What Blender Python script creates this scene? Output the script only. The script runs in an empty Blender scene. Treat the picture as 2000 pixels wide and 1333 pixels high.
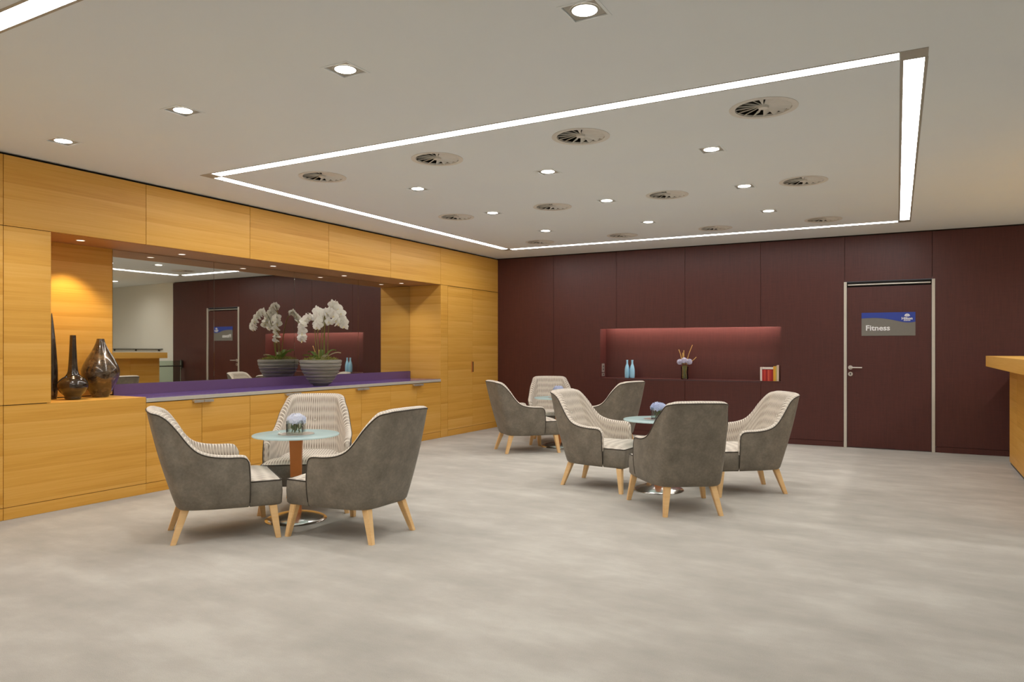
import bpy, bmesh, math, random
from mathutils import Vector, Matrix, noise
random.seed(7)
PI = math.pi
SC = bpy.context.scene
COL = SC.collection

# ------------------------------------------------------------------ camera, world, exposure
YAW = math.atan(778 / 1403.0)
cd = bpy.data.cameras.new('camera'); cam = bpy.data.objects.new('camera', cd); COL.objects.link(cam)
cam.location = (0, 0, 1.26); cam.rotation_euler = (PI / 2, 0, YAW)
cd.sensor_width = 36; cd.lens = 36 * 1403 / 2000.0; cd.shift_y = 14.5 / 2000.0; cd.clip_start = 0.05
SC.camera = cam
w = bpy.data.worlds.new('world'); SC.world = w; w.use_nodes = True
w.node_tree.nodes['Background'].inputs[0].default_value = (0.9, 0.92, 1, 1)
w.node_tree.nodes['Background'].inputs[1].default_value = 0.1
SC.view_settings.view_transform = 'Standard'
SC.view_settings.look = 'None'
SC.view_settings.gamma = 1
SC.view_settings.use_curve_mapping = False
SC.view_settings.exposure = 0.17
STRIP_POWER = 17.5       # radiance of the ceiling light strips
LAMP_POWER = 14.0        # radiance of the lamp discs
BEAM = 32.0              # watts of each downlight beam
STRIP_COL = (1.0, 1.0, 1.0)

# ------------------------------------------------------------------ material helpers
def srgb(r, g, b):
    f = lambda c: (c / 255 / 12.92) if c <= 10.3 else ((c / 255 + 0.055) / 1.055) ** 2.4
    return (f(r), f(g), f(b), 1)
class NT:
    def __init__(s, name):
        s.m = bpy.data.materials.new(name); s.m.use_nodes = True
        s.t = s.m.node_tree; s.n = s.t.nodes; s.l = s.t.links
        s.b = s.n['Principled BSDF']
    def node(s, typ, **kw):
        n = s.n.new(typ)
        for k, v in kw.items(): setattr(n, k, v)
        return n
    def put(s, src, dst): s.l.new(src, dst)
    def math(s, op, a, b=None, c=None):
        n = s.node('ShaderNodeMath', operation=op)
        for i, x in enumerate((a, b, c)):
            if x is None: continue
            if isinstance(x, (int, float)): n.inputs[i].default_value = x
            else: s.put(x, n.inputs[i])
        return n.outputs[0]
    def mix(s, fac, a, b, blend='MIX'):
        n = s.node('ShaderNodeMix', data_type='RGBA', blend_type=blend)
        for i, x in ((0, fac), (6, a), (7, b)):
            if isinstance(x, (int, float)): n.inputs[i].default_value = x
            elif isinstance(x, tuple): n.inputs[i].default_value = x
            else: s.put(x, n.inputs[i])
        return n.outputs[2]
    def noise(s, vec, scale, detail=3, rough=.55):
        n = s.node('ShaderNodeTexNoise'); n.inputs['Scale'].default_value = scale
        n.inputs['Detail'].default_value = detail; n.inputs['Roughness'].default_value = rough
        if vec is not None: s.put(vec, n.inputs['Vector'])
        return n.outputs['Fac']
    def ramp(s, fac, stops):
        n = s.node('ShaderNodeValToRGB'); e = n.color_ramp.elements
        while len(e) < len(stops): e.new(.5)
        for i, (p, c) in enumerate(stops): e[i].position = p; e[i].color = c
        s.put(fac, n.inputs[0]); return n.outputs[0]
    def bump(s, h, strength, dist):
        n = s.node('ShaderNodeBump'); n.inputs['Strength'].default_value = strength; n.inputs['Distance'].default_value = dist
        s.put(h, n.inputs['Height']); s.put(n.outputs[0], s.b.inputs['Normal'])
    def set(s, **kw):
        names = dict(col='Base Color', rough='Roughness', metal='Metallic', coat='Coat Weight', coatr='Coat Roughness',
                     trans='Transmission Weight', ior='IOR', spec='Specular IOR Level', alpha='Alpha', sheen='Sheen Weight', em='Emission Color', ems='Emission Strength')
        for k, v in kw.items():
            i = s.b.inputs[names[k]]
            if isinstance(v, (int, float, tuple)): i.default_value = v
            else: s.put(v, i)
        return s
def plain(name, col, rough=.5, metal=0, **kw):
    a = NT(name)
    tc = a.node('ShaderNodeTexCoord')
    f = a.noise(tc.outputs['Object'], 30, 2)
    c = a.mix(f, tuple(x * .95 for x in col[:3]) + (1,), tuple(min(1, x * 1.05) for x in col[:3]) + (1,))
    a.set(col=c, rough=rough, metal=metal, **kw); return a.m
def emit(name, col, strength):
    a = NT(name); a.set(col=(.8, .8, .8, 1), em=tuple(col[:3]) + (1,), ems=strength); return a.m

def veneer(name, c0, c1, c2, band=.118, axis=1, rough=.42, spec=.35):
    """horizontal wood veneer: grain runs along a horizontal axis, leaves stacked in z"""
    a = NT(name)
    g = a.node('ShaderNodeNewGeometry'); oi = a.node('ShaderNodeObjectInfo')
    s = a.node('ShaderNodeSeparateXYZ'); a.put(g.outputs['Position'], s.inputs[0])
    along = a.math('ADD', s.outputs[0], s.outputs[1])
    rnd = a.math('MULTIPLY', oi.outputs['Random'], 37.0)
    zz = a.math('ADD', s.outputs[2], a.math('MULTIPLY', a.noise(None, 1.0), 0.0))
    leaf = a.math('FLOOR', a.math('DIVIDE', zz, band))
    wn = a.node('ShaderNodeTexWhiteNoise', noise_dimensions='2D')
    cv = a.node('ShaderNodeCombineXYZ'); a.put(leaf, cv.inputs[0]); a.put(a.math('FLOOR', rnd), cv.inputs[1]); a.put(cv.outputs[0], wn.inputs['Vector'])
    fr = a.math('FRACT', a.math('DIVIDE', zz, band))
    # fine grain
    cg = a.node('ShaderNodeCombineXYZ')
    a.put(a.math('MULTIPLY', along, 1.1), cg.inputs[0]); a.put(a.math('ADD', a.math('MULTIPLY', zz, 55), rnd), cg.inputs[1]); a.put(rnd, cg.inputs[2])
    fine = a.noise(cg.outputs[0], 1.6, 5, .65)
    cg2 = a.node('ShaderNodeCombineXYZ')
    a.put(a.math('MULTIPLY', along, .5), cg2.inputs[0]); a.put(a.math('ADD', a.math('MULTIPLY', zz, 9), rnd), cg2.inputs[1]); a.put(leaf, cg2.inputs[2])
    broad = a.noise(cg2.outputs[0], 1.5, 3, .5)
    v = a.math('ADD', a.math('MULTIPLY', fine, .5), a.math('ADD', a.math('MULTIPLY', broad, .45), a.math('ADD', a.math('MULTIPLY', wn.outputs['Value'], .16), a.math('MULTIPLY', fr, .14))))
    c = a.ramp(v, [(.38, c0), (.62, c1), (.88, c2)])
    a.set(col=c, rough=rough, spec=spec)
    a.bump(fine, .08, .002)
    return a.m

M = {}
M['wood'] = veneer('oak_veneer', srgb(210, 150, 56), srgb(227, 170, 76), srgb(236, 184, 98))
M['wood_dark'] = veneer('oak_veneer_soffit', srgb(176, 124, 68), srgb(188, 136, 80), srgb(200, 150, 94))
M['column'] = plain('column_wood', srgb(206, 124, 58), .45)
M['beech'] = veneer('beech_leg', srgb(228, 184, 126), srgb(236, 196, 140), srgb(243, 206, 154), band=3.0)
def brown():
    a = NT('brown_panel'); g = a.node('ShaderNodeNewGeometry'); oi = a.node('ShaderNodeObjectInfo')
    s = a.node('ShaderNodeSeparateXYZ'); a.put(g.outputs['Position'], s.inputs[0])
    cg = a.node('ShaderNodeCombineXYZ')
    a.put(a.math('MULTIPLY', s.outputs[0], 90), cg.inputs[0]); a.put(a.math('MULTIPLY', s.outputs[2], 4), cg.inputs[1]); a.put(oi.outputs['Random'], cg.inputs[2])
    f = a.noise(cg.outputs[0], 1, 4)
    cg2 = a.node('ShaderNodeCombineXYZ')
    a.put(a.math('MULTIPLY', s.outputs[0], 6), cg2.inputs[0]); a.put(a.math('MULTIPLY', s.outputs[2], 80), cg2.inputs[1])
    f2 = a.noise(cg2.outputs[0], 1, 3)
    v = a.math('ADD', a.math('MULTIPLY', f, .6), a.math('MULTIPLY', f2, .4))
    c = a.ramp(v, [(.3, srgb(74, 36, 31)), (.7, srgb(89, 45, 39))])
    a.set(col=c, rough=.42, spec=.45); a.bump(v, .06, .001); return a.m
M['brown'] = brown()
M['brown_edge'] = plain('brown_edge', srgb(120, 72, 66), .4)
def carpet():
    a = NT('carpet'); tc = a.node('ShaderNodeTexCoord'); v = tc.outputs['Object']
    big = a.noise(v, .9, 4, .6); mid = a.noise(v, 5, 3); fine = a.noise(v, 260, 2, .7); wv = a.noise(v, 70, 2)
    mp = a.node('ShaderNodeMapping'); mp.inputs['Scale'].default_value = (1, 2.6, 1); mp.inputs['Rotation'].default_value = (0, 0, YAW)
    a.put(v, mp.inputs[0]); sw = a.noise(mp.outputs[0], 1.3, 5, .6)
    x = a.math('ADD', a.math('MULTIPLY', sw, .55), a.math('ADD', a.math('MULTIPLY', mid, .2), a.math('MULTIPLY', big, .25)))
    base = a.ramp(x, [(.38, srgb(171, 166, 156)), (.5, srgb(183, 177, 167)), (.62, srgb(198, 193, 183))])
    sp = a.ramp(fine, [(.3, (.8, .8, .8, 1)), (.7, (1.1, 1.1, 1.1, 1))])
    c = a.mix(.55, base, sp, 'MULTIPLY')
    a.set(col=c, rough=.95, spec=.1, sheen=.15)
    a.bump(a.math('ADD', fine, a.math('MULTIPLY', wv, .5)), .5, .006); return a.m
M['carpet'] = carpet()
def paint(name, col, rough=.9):
    a = NT(name); tc = a.node('ShaderNodeTexCoord'); f = a.noise(tc.outputs['Object'], 1.3, 3); f2 = a.noise(tc.outputs['Object'], 220, 2)
    c = a.mix(f, tuple(x * .97 for x in col[:3]) + (1,), tuple(min(.95, x * 1.03) for x in col[:3]) + (1,))
    a.set(col=c, rough=rough, spec=.2); a.bump(f2, .05, .001); return a.m
M['ceiling'] = paint('ceiling_paint', srgb(240, 247, 254))
M['wall_paint'] = paint('wall_paint', srgb(238, 234, 222))
M['black'] = plain('black_gap', srgb(22, 18, 14), .8)
M['white'] = plain('white_metal', srgb(232, 230, 224), .4)
M['grey_vent'] = plain('vent_white', srgb(228, 226, 220), .5)
M['vent_dark'] = plain('vent_void', srgb(58, 55, 48), .8)
M['alu'] = plain('brushed_aluminium', srgb(196, 190, 180), .38, .6)
M['alu_pale'] = plain('pale_aluminium', srgb(205, 198, 184), .5, .15)
M['channel'] = plain('strip_channel', srgb(178, 174, 164), .5, .2)
M['strip'] = emit('strip_light', STRIP_COL, STRIP_POWER)
M['lamp'] = emit('lamp_disc', (1, .96, .88), LAMP_POWER)
M['lamp_small'] = emit('niche_lamp_disc', (1, .86, .74), 1.6)
M['lamp_warm'] = emit('niche_lamp_warm', (1, .8, .55), 3)
M['shelf_light'] = emit('shelf_light', (1, .88, .82), 50.0)
M['chrome'] = plain('polished_steel', srgb(226, 222, 216), .2, 1)
M['steel'] = plain('satin_steel', srgb(212, 204, 196), .3, .8)
M['purple'] = plain('purple_glass', srgb(104, 82, 150), .16, 0, coat=.4)
M['purple_up'] = plain('purple_upstand', srgb(112, 84, 122), .3)
def mirror():
    a = NT('mirror_glass'); tc = a.node('ShaderNodeTexCoord'); f = a.noise(tc.outputs['Object'], 1.2, 1)
    a.set(col=srgb(222, 222, 216), metal=1, rough=.015); a.bump(f, .012, .02); return a.m
M['mirror'] = mirror()
def suede():
    a = NT('grey_leather'); tc = a.node('ShaderNodeTexCoord'); v = tc.outputs['Object']
    n1 = a.noise(v, 9, 5, .65); n2 = a.noise(v, 60, 3); n3 = a.noise(v, 320, 2)
    x = a.math('ADD', a.math('MULTIPLY', n1, .7), a.math('MULTIPLY', n2, .3))
    c = a.ramp(x, [(.32, srgb(104, 97, 85)), (.5, srgb(122, 114, 101)), (.7, srgb(142, 133, 118))])
    a.set(col=c, rough=.6, spec=.35, sheen=.1); a.bump(a.math('ADD', n3, n2), .12, .002); return a.m
M['leather'] = suede()
M['pipe'] = plain('dark_piping', srgb(62, 55, 47), .6)
def stripes():
    a = NT('striped_fabric'); uv = a.node('ShaderNodeUVMap'); s = a.node('ShaderNodeSeparateXYZ'); a.put(uv.outputs[0], s.inputs[0])
    u, v = s.outputs[0], s.outputs[1]
    k = a.math('DIVIDE', u, .0205); cell = a.math('FLOOR', k); fr = a.math('FRACT', k)
    d = a.math('ABSOLUTE', a.math('SUBTRACT', fr, .5))
    wn = a.node('ShaderNodeTexWhiteNoise', noise_dimensions='1D'); a.put(cell, wn.inputs['W'])
    ph = a.math('MULTIPLY', wn.outputs['Value'], .9)
    sv = a.math('SINE', a.math('ADD', a.math('MULTIPLY', v, 2 * PI / .078), ph))
    edge = a.math('ADD', .385, a.math('MULTIPLY', sv, .035))
    line = a.math('GREATER_THAN', d, edge)
    tone = a.math('ADD', .5, a.math('MULTIPLY', sv, .5))
    body = a.mix(tone, srgb(160, 147, 133), srgb(205, 194, 180))
    c = a.mix(line, body, srgb(236, 227, 212))
    a.set(col=c, rough=.85, spec=.2, sheen=.2)
    n = a.noise(uv.outputs[0], 900, 2); a.bump(n, .2, .001); return a.m
M['fabric'] = stripes()
def frost():
    a = NT('frosted_glass'); tc = a.node('ShaderNodeTexCoord'); f = a.noise(tc.outputs['Object'], 8, 2)
    c = a.mix(f, srgb(214, 236, 238), srgb(224, 242, 244))
    a.set(col=c, rough=.25, coat=.3, coatr=.08)
    tl = a.node('ShaderNodeBsdfTranslucent'); a.put(c, tl.inputs[0]); tr = a.node('ShaderNodeBsdfTransparent'); tr.inputs[0].default_value = (.86, .96, .95, 1)
    m1 = a.node('ShaderNodeMixShader'); m1.inputs[0].default_value = .4; a.put(a.b.outputs[0], m1.inputs[1]); a.put(tl.outputs[0], m1.inputs[2])
    m2 = a.node('ShaderNodeMixShader'); m2.inputs[0].default_value = .3; a.put(m1.outputs[0], m2.inputs[1]); a.put(tr.outputs[0], m2.inputs[2])
    a.put(m2.outputs[0], a.n['Material Output'].inputs[0]); return a.m
M['frost'] = frost()
def clear(name, col, alpha):
    a = NT(name); tr = a.node('ShaderNodeBsdfTransparent'); gl = a.node('ShaderNodeBsdfGlossy'); gl.inputs['Roughness'].default_value = .03
    tr.inputs[0].default_value = col
    fz = a.node('ShaderNodeFresnel'); fz.inputs[0].default_value = 1.45
    mx = a.node('ShaderNodeMixShader'); a.put(a.math('ADD', fz.outputs[0], alpha), mx.inputs[0])
    a.put(tr.outputs[0], mx.inputs[1]); a.put(gl.outputs[0], mx.inputs[2]); a.put(mx.outputs[0], a.n['Material Output'].inputs[0]); return a.m
M['glass'] = clear('clear_glass', (.93, .97, .95, 1), .04)
M['gate_glass'] = clear('green_glass', (.80, .88, .82, 1), .03)
def bronze(name, c0, c1, c2, seed):
    a = NT(name); tc = a.node('ShaderNodeTexCoord'); mp = a.node('ShaderNodeMapping'); mp.inputs['Location'].default_value = (seed, 0, 0); mp.inputs['Scale'].default_value = (1, 1, 1.8)
    a.put(tc.outputs['Object'], mp.inputs[0])
    f = a.noise(mp.outputs[0], 9, 6, .7); f2 = a.noise(mp.outputs[0], 40, 3)
    x = a.math('ADD', a.math('MULTIPLY', f, .8), a.math('MULTIPLY', f2, .2))
    a.set(col=a.ramp(x, [(.36, c0), (.52, c1), (.7, c2)]), rough=.22, metal=.45, coat=1.0, coatr=.03); return a.m
M['glaze'] = bronze('dark_bronze_glaze', srgb(44, 34, 24), srgb(88, 72, 54), srgb(150, 122, 84), 0)
M['glaze_dark'] = bronze('black_glaze', srgb(34, 27, 21), srgb(62, 52, 42), srgb(98, 84, 66), 5)
def potmat():
    a = NT('grey_stoneware'); tc = a.node('ShaderNodeTexCoord'); mp = a.node('ShaderNodeMapping'); mp.inputs['Scale'].default_value = (1, 1, 9)
    a.put(tc.outputs['Object'], mp.inputs[0]); f = a.noise(mp.outputs[0], 5, 4)
    a.set(col=a.ramp(f, [(.3, srgb(124, 120, 110)), (.7, srgb(156, 150, 138))]), rough=.55); return a.m
M['pot'] = potmat()
def petal(name, c0, c1):
    a = NT(name); tc = a.node('ShaderNodeTexCoord'); f = a.noise(tc.outputs['Object'], 40, 3)
    a.set(col=a.mix(f, c0, c1), rough=.6, spec=.3)
    tl = a.node('ShaderNodeBsdfTranslucent'); a.put(a.b.inputs['Base Color'].links[0].from_socket, tl.inputs[0])
    mx = a.node('ShaderNodeMixShader'); mx.inputs[0].default_value = .35; a.put(a.b.outputs[0], mx.inputs[1]); a.put(tl.outputs[0], mx.inputs[2])
    a.put(mx.outputs[0], a.n['Material Output'].inputs[0])
    return a.m
M['petal'] = petal('white_petal', srgb(232, 228, 216), srgb(250, 248, 240))
M['lip'] = petal('orchid_lip', srgb(226, 210, 150), srgb(240, 230, 190))
M['hydra'] = petal('blue_hydrangea', srgb(176, 190, 226), srgb(226, 230, 246))
M['hydra_white'] = petal('white_hydrangea', srgb(214, 220, 240), srgb(246, 246, 250))
M['lilac'] = petal('lilac_hydrangea', srgb(180, 182, 205), srgb(215, 215, 232))
M['stem'] = petal('green_stem', srgb(120, 118, 52), srgb(156, 150, 84))
M['leaf'] = petal('leaf_green', srgb(72, 96, 36), srgb(112, 132, 60))
M['leaf_pale'] = petal('leaf_pale', srgb(146, 142, 110), srgb(176, 168, 140))
M['moss'] = petal('moss', srgb(104, 116, 44), srgb(172, 166, 92))
M['gold'] = petal('golden_twig', srgb(196, 156, 84), srgb(226, 194, 122))
M['bud'] = petal('pale_bud', srgb(226, 214, 160), srgb(240, 226, 190))
M['bottle'] = plain('pale_blue_glaze', srgb(158, 210, 236), .25, 0, coat=.3)
M['sign_grey'] = plain('sign_grey', srgb(122, 118, 110), .5)
M['sign_blue'] = plain('sign_blue', srgb(42, 66, 158), .5)
M['ink'] = plain('sign_white', srgb(240, 240, 240), .5)
M['rail_dark'] = plain('dark_rail', srgb(52, 48, 42), .45)
M['paper'] = plain('page_paper', srgb(232, 224, 206), .8)

# ------------------------------------------------------------------ object helpers
MAT = {}                                             # object -> world matrix of its frame
def new_obj(name, data): o = bpy.data.objects.new(name, data); COL.objects.link(o); return o
def tag(o, label=None, cat=None, group=None, kind=None):
    if label: o['label'] = label
    if cat: o['category'] = cat
    if group: o['group'] = group
    if kind: o['kind'] = kind
    return o
def thing(name, label, cat, loc=(0, 0, 0), rz=0, group=None, kind=None):
    o = new_obj(name, None); o.location = loc; o.rotation_euler = (0, 0, rz); o.empty_display_size = .1
    MAT[o] = Matrix.Translation(loc) @ Matrix.Rotation(rz, 4, 'Z')
    return tag(o, label, cat, group, kind)
def mesh_of(name, bm, mat, smooth=False, world=None):
    if world is not None: bmesh.ops.transform(bm, matrix=world.inverted(), verts=bm.verts)
    bmesh.ops.recalc_face_normals(bm, faces=bm.faces)
    me = bpy.data.meshes.new(name); bm.to_mesh(me); bm.free()
    for m in (mat if isinstance(mat, (list, tuple)) else [mat]): me.materials.append(M[m] if isinstance(m, str) else m)
    if smooth:
        me.polygons.foreach_set('use_smooth', [True] * len(me.polygons))
        if smooth != 'all': me.set_sharp_from_angle(angle=math.radians(smooth if smooth is not True else 40))
    return me
def put(name, bm, mat, parent=None, smooth=False, local=False, kind=None, label=None):
    """links a bmesh (world coordinates, or local ones) as one mesh object under parent"""
    Mx = MAT.get(parent) if parent else None
    me = mesh_of(name, bm, mat, smooth, None if (local or Mx is None) else Mx)
    o = new_obj(name, me)
    if parent: o.parent = parent; MAT[o] = Mx if Mx is not None else Matrix.Identity(4)
    else: MAT[o] = Matrix.Identity(4)
    return tag(o, label=label, kind=kind)
def inst(name, me, parent, mx=None, kind=None):
    o = new_obj(name, me); o.parent = parent
    if mx is not None: o.matrix_local = mx
    MAT[o] = MAT.get(parent, Matrix.Identity(4)) @ (mx if mx is not None else Matrix.Identity(4))
    return tag(o, kind=kind)
def copy_tree(o, parent=None):
    c = o.copy(); COL.objects.link(c); c.parent = parent
    for ch in list(o.children): copy_tree(ch, c)
    return c
def B(): return bmesh.new()
def box(bm, x0, x1, y0, y1, z0, z1, bev=0, mi=0):
    vs = [bm.verts.new((x, y, z)) for x in (x0, x1) for y in (y0, y1) for z in (z0, z1)]
    fs = [bm.faces.new([vs[i] for i in q]) for q in ((0, 1, 3, 2), (4, 6, 7, 5), (0, 4, 5, 1), (2, 3, 7, 6), (0, 2, 6, 4), (1, 5, 7, 3))]
    for f in fs: f.material_index = mi
    if bev:
        es = list({e for f in fs for e in f.edges})
        bmesh.ops.bevel(bm, geom=es, offset=bev, segments=2, profile=.7, affect='EDGES')
    return vs
def prism(bm, poly, z0, z1, mi=0):
    """vertical prism over an xy polygon"""
    n = len(poly); a = [bm.verts.new((x, y, z0)) for x, y in poly]; b = [bm.verts.new((x, y, z1)) for x, y in poly]
    bm.faces.new(a[::-1]).material_index = mi; bm.faces.new(b).material_index = mi
    for i in range(n): bm.faces.new((a[i], a[(i + 1) % n], b[(i + 1) % n], b[i])).material_index = mi
def prism_y(bm, poly, y0, y1):
    """prism along y over an xz polygon"""
    n = len(poly); a = [bm.verts.new((x, y0, z)) for x, z in poly]; b = [bm.verts.new((x, y1, z)) for x, z in poly]
    bm.faces.new(a[::-1]); bm.faces.new(b)
    for i in range(n): bm.faces.new((a[i], a[(i + 1) % n], b[(i + 1) % n], b[i]))
def lathe(bm, prof, seg=32, c=(0, 0, 0), mi=0, cap=True):
    rings = []
    for r, z in prof:
        rings.append([bm.verts.new((c[0] + r * math.cos(2 * PI * k / seg), c[1] + r * math.sin(2 * PI * k / seg), c[2] + z)) for k in range(seg)])
    for a, b in zip(rings, rings[1:]):
        for k in range(seg): bm.faces.new((a[k], a[(k + 1) % seg], b[(k + 1) % seg], b[k])).material_index = mi
    if cap:
        for r in (rings[0], rings[-1]):
            try: bm.faces.new(r).material_index = mi
            except ValueError: pass
def frame_at(d):
    d = d.normalized(); u = d.cross(Vector((0, 0, 1)))
    if u.length < 1e-4: u = Vector((1, 0, 0))
    u.normalize(); return u, d.cross(u)
def tube(bm, pts, rad, seg=8, closed=False, mi=0):
    pts = [Vector(p) for p in pts]; n = len(pts); rings = []
    for i, p in enumerate(pts):
        if closed: d = pts[(i + 1) % n] - pts[i - 1]
        else: d = pts[min(i + 1, n - 1)] - pts[max(i - 1, 0)]
        u, v = frame_at(d); r = rad[i] if isinstance(rad, (list, tuple)) else rad
        rings.append([bm.verts.new(p + (u * math.cos(2 * PI * k / seg) + v * math.sin(2 * PI * k / seg)) * r) for k in range(seg)])
    m = n if closed else n - 1
    for i in range(m):
        a, b = rings[i], rings[(i + 1) % n]
        for k in range(seg): bm.faces.new((a[k], a[(k + 1) % seg], b[(k + 1) % seg], b[k])).material_index = mi
    if not closed: bm.faces.new(rings[0][::-1]).material_index = mi; bm.faces.new(rings[-1]).material_index = mi
def catmull(P, sub):
    P = [Vector(p) for p in P]; out = []
    for i in range(len(P) - 1):
        p0, p1, p2, p3 = P[max(i - 1, 0)], P[i], P[i + 1], P[min(i + 2, len(P) - 1)]
        for k in range(sub):
            t = k / sub
            out.append(.5 * ((2 * p1) + (p2 - p0) * t + (2 * p0 - 5 * p1 + 4 * p2 - p3) * t * t + (3 * p1 - p0 - 3 * p2 + p3) * t ** 3))
    out.append(P[-1]); return out

# ------------------------------------------------------------------ room constants
FX = -5.79            # face of the wood wall
MX = -6.328           # mirror plane
H = 2.70
J = [3.905, 5.025, 6.14, 7.255, 8.37]     # wood wall joints
NY0, NY1 = 3.12, 8.37
SOF = 2.16
TH = math.atan(.02)
BO = Vector((FX, 9.97, 0))                 # corner of wood wall and brown wall
BM = Matrix.Translation(BO) @ Matrix.Rotation(TH, 4, 'Z')
RX = 1.385

# ------------------------------------------------------------------ floor, ceiling, walls
bm = B(); box(bm, -6.5, 4.7, -4.1, 10.8, -.1, 0); tag(put('floor', bm, 'carpet'), kind='structure')

STRIPS = [  # (a, b, label)
    ((-5.035, 4.02), (-.045, 4.02), 'long white light strip across the ceiling, front side of the lit rectangle'),
    ((.017, 4.088), (-.055, 9.165), 'wide looking white light strip on the ceiling, right side of the lit rectangle'),
    ((-.122, 9.24), (-5.068, 9.125), 'thin white light strip on the ceiling along the brown wall'),
    ((-5.10, 4.088), (-5.135, 9.055), 'white light strip on the ceiling along the wood wall'),
    ((-5.035, 1.675), (-.045, 1.675), 'white light strip cut by the top left corner of the picture'),
    ((.017, 1.61), (.017, -3.3), 'white light strip added unseen on the ceiling behind the camera, right side'),  # from here on: unseen rest of the rear rectangle, added for fill light
    ((-.045, -3.37), (-5.035, -3.37), 'white light strip added unseen on the ceiling along the rear wall'),
    ((-5.10, -3.3), (-5.10, 1.61), 'white light strip added unseen on the ceiling behind the camera, wood wall side')]
SW = .062             # half width of a channel
def strip_quad(a, b, hw=SW, ext=0):
    a, b = Vector(a + (0,)), Vector(b + (0,)); d = (b - a).normalized(); n = Vector((-d.y, d.x, 0))
    return [a - d * ext - n * hw, b + d * ext - n * hw, b + d * ext + n * hw, a - d * ext + n * hw]
CORNERS = [(-5.10, 4.02), (.017, 4.02), (-.055, 9.255), (-5.135, 9.125), (-5.10, 1.675), (.017, 1.675), (.017, -3.37), (-5.10, -3.37)]
VROWS = [[(-4.286, 4.472), (-3.123, 4.468), (-1.945, 4.463), (-.764, 4.458)],
         [(-4.321, 6.54), (-3.16, 6.54), (-1.98, 6.549), (-.799, 6.572)],
         [(-4.353, 8.62), (-3.186, 8.62), (-2.028, 8.64), (-.844, 8.64)]]
DROWS = [[(-5.15, 2.855), (-3.855, 2.84), (-2.555, 2.83), (-1.215, 2.83)],
         [(-3.89, 5.26), (-2.585, 5.265), (-1.26, 5.25)],
         [(-3.885, 6.58), (-2.59, 6.575), (-1.29, 6.58)],
         [(-3.91, 7.9), (-2.615, 7.92), (-1.30, 7.89)],
         [(2.28, 9.35), (2.28, 7.9), (2.28, 6.58), (2.28, 5.26)]]  # first lamp shows in the mirror, other three are unseen, added for light
sc = 1.007            # rows above were measured for a ceiling at 2.69
VROWS = [[(x * sc, y * sc) for x, y in r] for r in VROWS]
VR, DS = .185, .082   # vent radius, half side of a downlight
bm = B(); box(bm, -6.5, 4.7, -4.1, 10.8, H, H + .012); ceil_o = tag(put('ceiling', bm, 'ceiling'), kind='structure')
bm = B()                                   # openings for the lights and vents, cut out of the ceiling sheet
for a, b, _ in STRIPS: prism(bm, [(p.x, p.y) for p in strip_quad(a, b)], H - .1, H + .1)
for r in VROWS:
    for x, y in r: prism(bm, [(x + VR * math.cos(2 * PI * k / 32), y + VR * math.sin(2 * PI * k / 32)) for k in range(32)], H - .1, H + .1)
for r in DROWS:
    for x, y in r: prism(bm, [(x - DS, y - DS), (x + DS, y - DS), (x + DS, y + DS), (x - DS, y + DS)], H - .1, H + .1)
cut = put('cutter', bm, 'ceiling')
md = ceil_o.modifiers.new('openings', 'BOOLEAN'); md.operation = 'DIFFERENCE'; md.solver = 'EXACT'; md.object = cut; md.use_self = True
bpy.context.view_layer.update()
me = bpy.data.meshes.new_from_object(ceil_o.evaluated_get(bpy.context.evaluated_depsgraph_get()))
ceil_o.modifiers.clear(); ceil_o.data = me; me.name = 'ceiling'
bpy.data.objects.remove(cut)
bm = B(); box(bm, -6.5, 4.7, -4.1, 10.8, 2.9, 3.0); put('slab', bm, 'black', ceil_o)

# left wall: backing with wood panels
bm = B(); box(bm, -6.5, -6.345, -4.1, 10.2, 0, 2.9); wl = tag(put('wall_left', bm, 'black'), kind='structure')
def panel(y0, y1, z0, z1, x=FX, t=.02, mat='wood', name='panel', g=.0022):
    bm = B(); box(bm, x - t, x, y0 + g, y1 - g, z0 + g, z1 - g, .0012); return put(name, bm, mat, wl)
ys = [-4.0, -2.82, -1.70, -.575, .545, 1.665, 2.785]
for a, b in zip(ys, ys[1:]):
    panel(a, b, SOF, 2.682); panel(a, b, .842, SOF); panel(a, b, .09, .842); panel(a, b, 0, .09)
for a, b in zip([2.785] + J, J + [9.985]): panel(a, b, SOF, 2.682)
panel(2.785, NY0, .842, SOF)
bm = B(); box(bm, -6.34, FX - .03, -4, 9.97, 2.672, 2.699); put('shadow_gap', bm, 'black', wl)
bm = B(); box(bm, -5.83, -5.815, -4, 3.1, .0, 2.68); box(bm, -5.83, -5.815, 3.0, 9.97, SOF + .02, 2.68); box(bm, -5.84, -5.825, 8.40, 9.97, 0, 2.68); put('backing', bm, 'black', wl)
bm = B(); box(bm, MX - .012, FX - .02, NY0 - .018, NY0, .845, SOF, .001); put('return_panel', bm, 'wood', wl)
bm = B(); box(bm, MX - .012, FX - .001, NY1, NY1 + .018, .0, SOF - .002, .001); put('return_panel', bm, 'wood', wl)
bm = B(); box(bm, MX - .012, MX, NY0, 3.939, .845, SOF, .001); put('niche_panel', bm, 'wood', wl)
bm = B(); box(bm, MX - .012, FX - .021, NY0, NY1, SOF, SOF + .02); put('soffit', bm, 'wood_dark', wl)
panel(8.372, 8.548, 0, SOF, name='post_panel')

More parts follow.
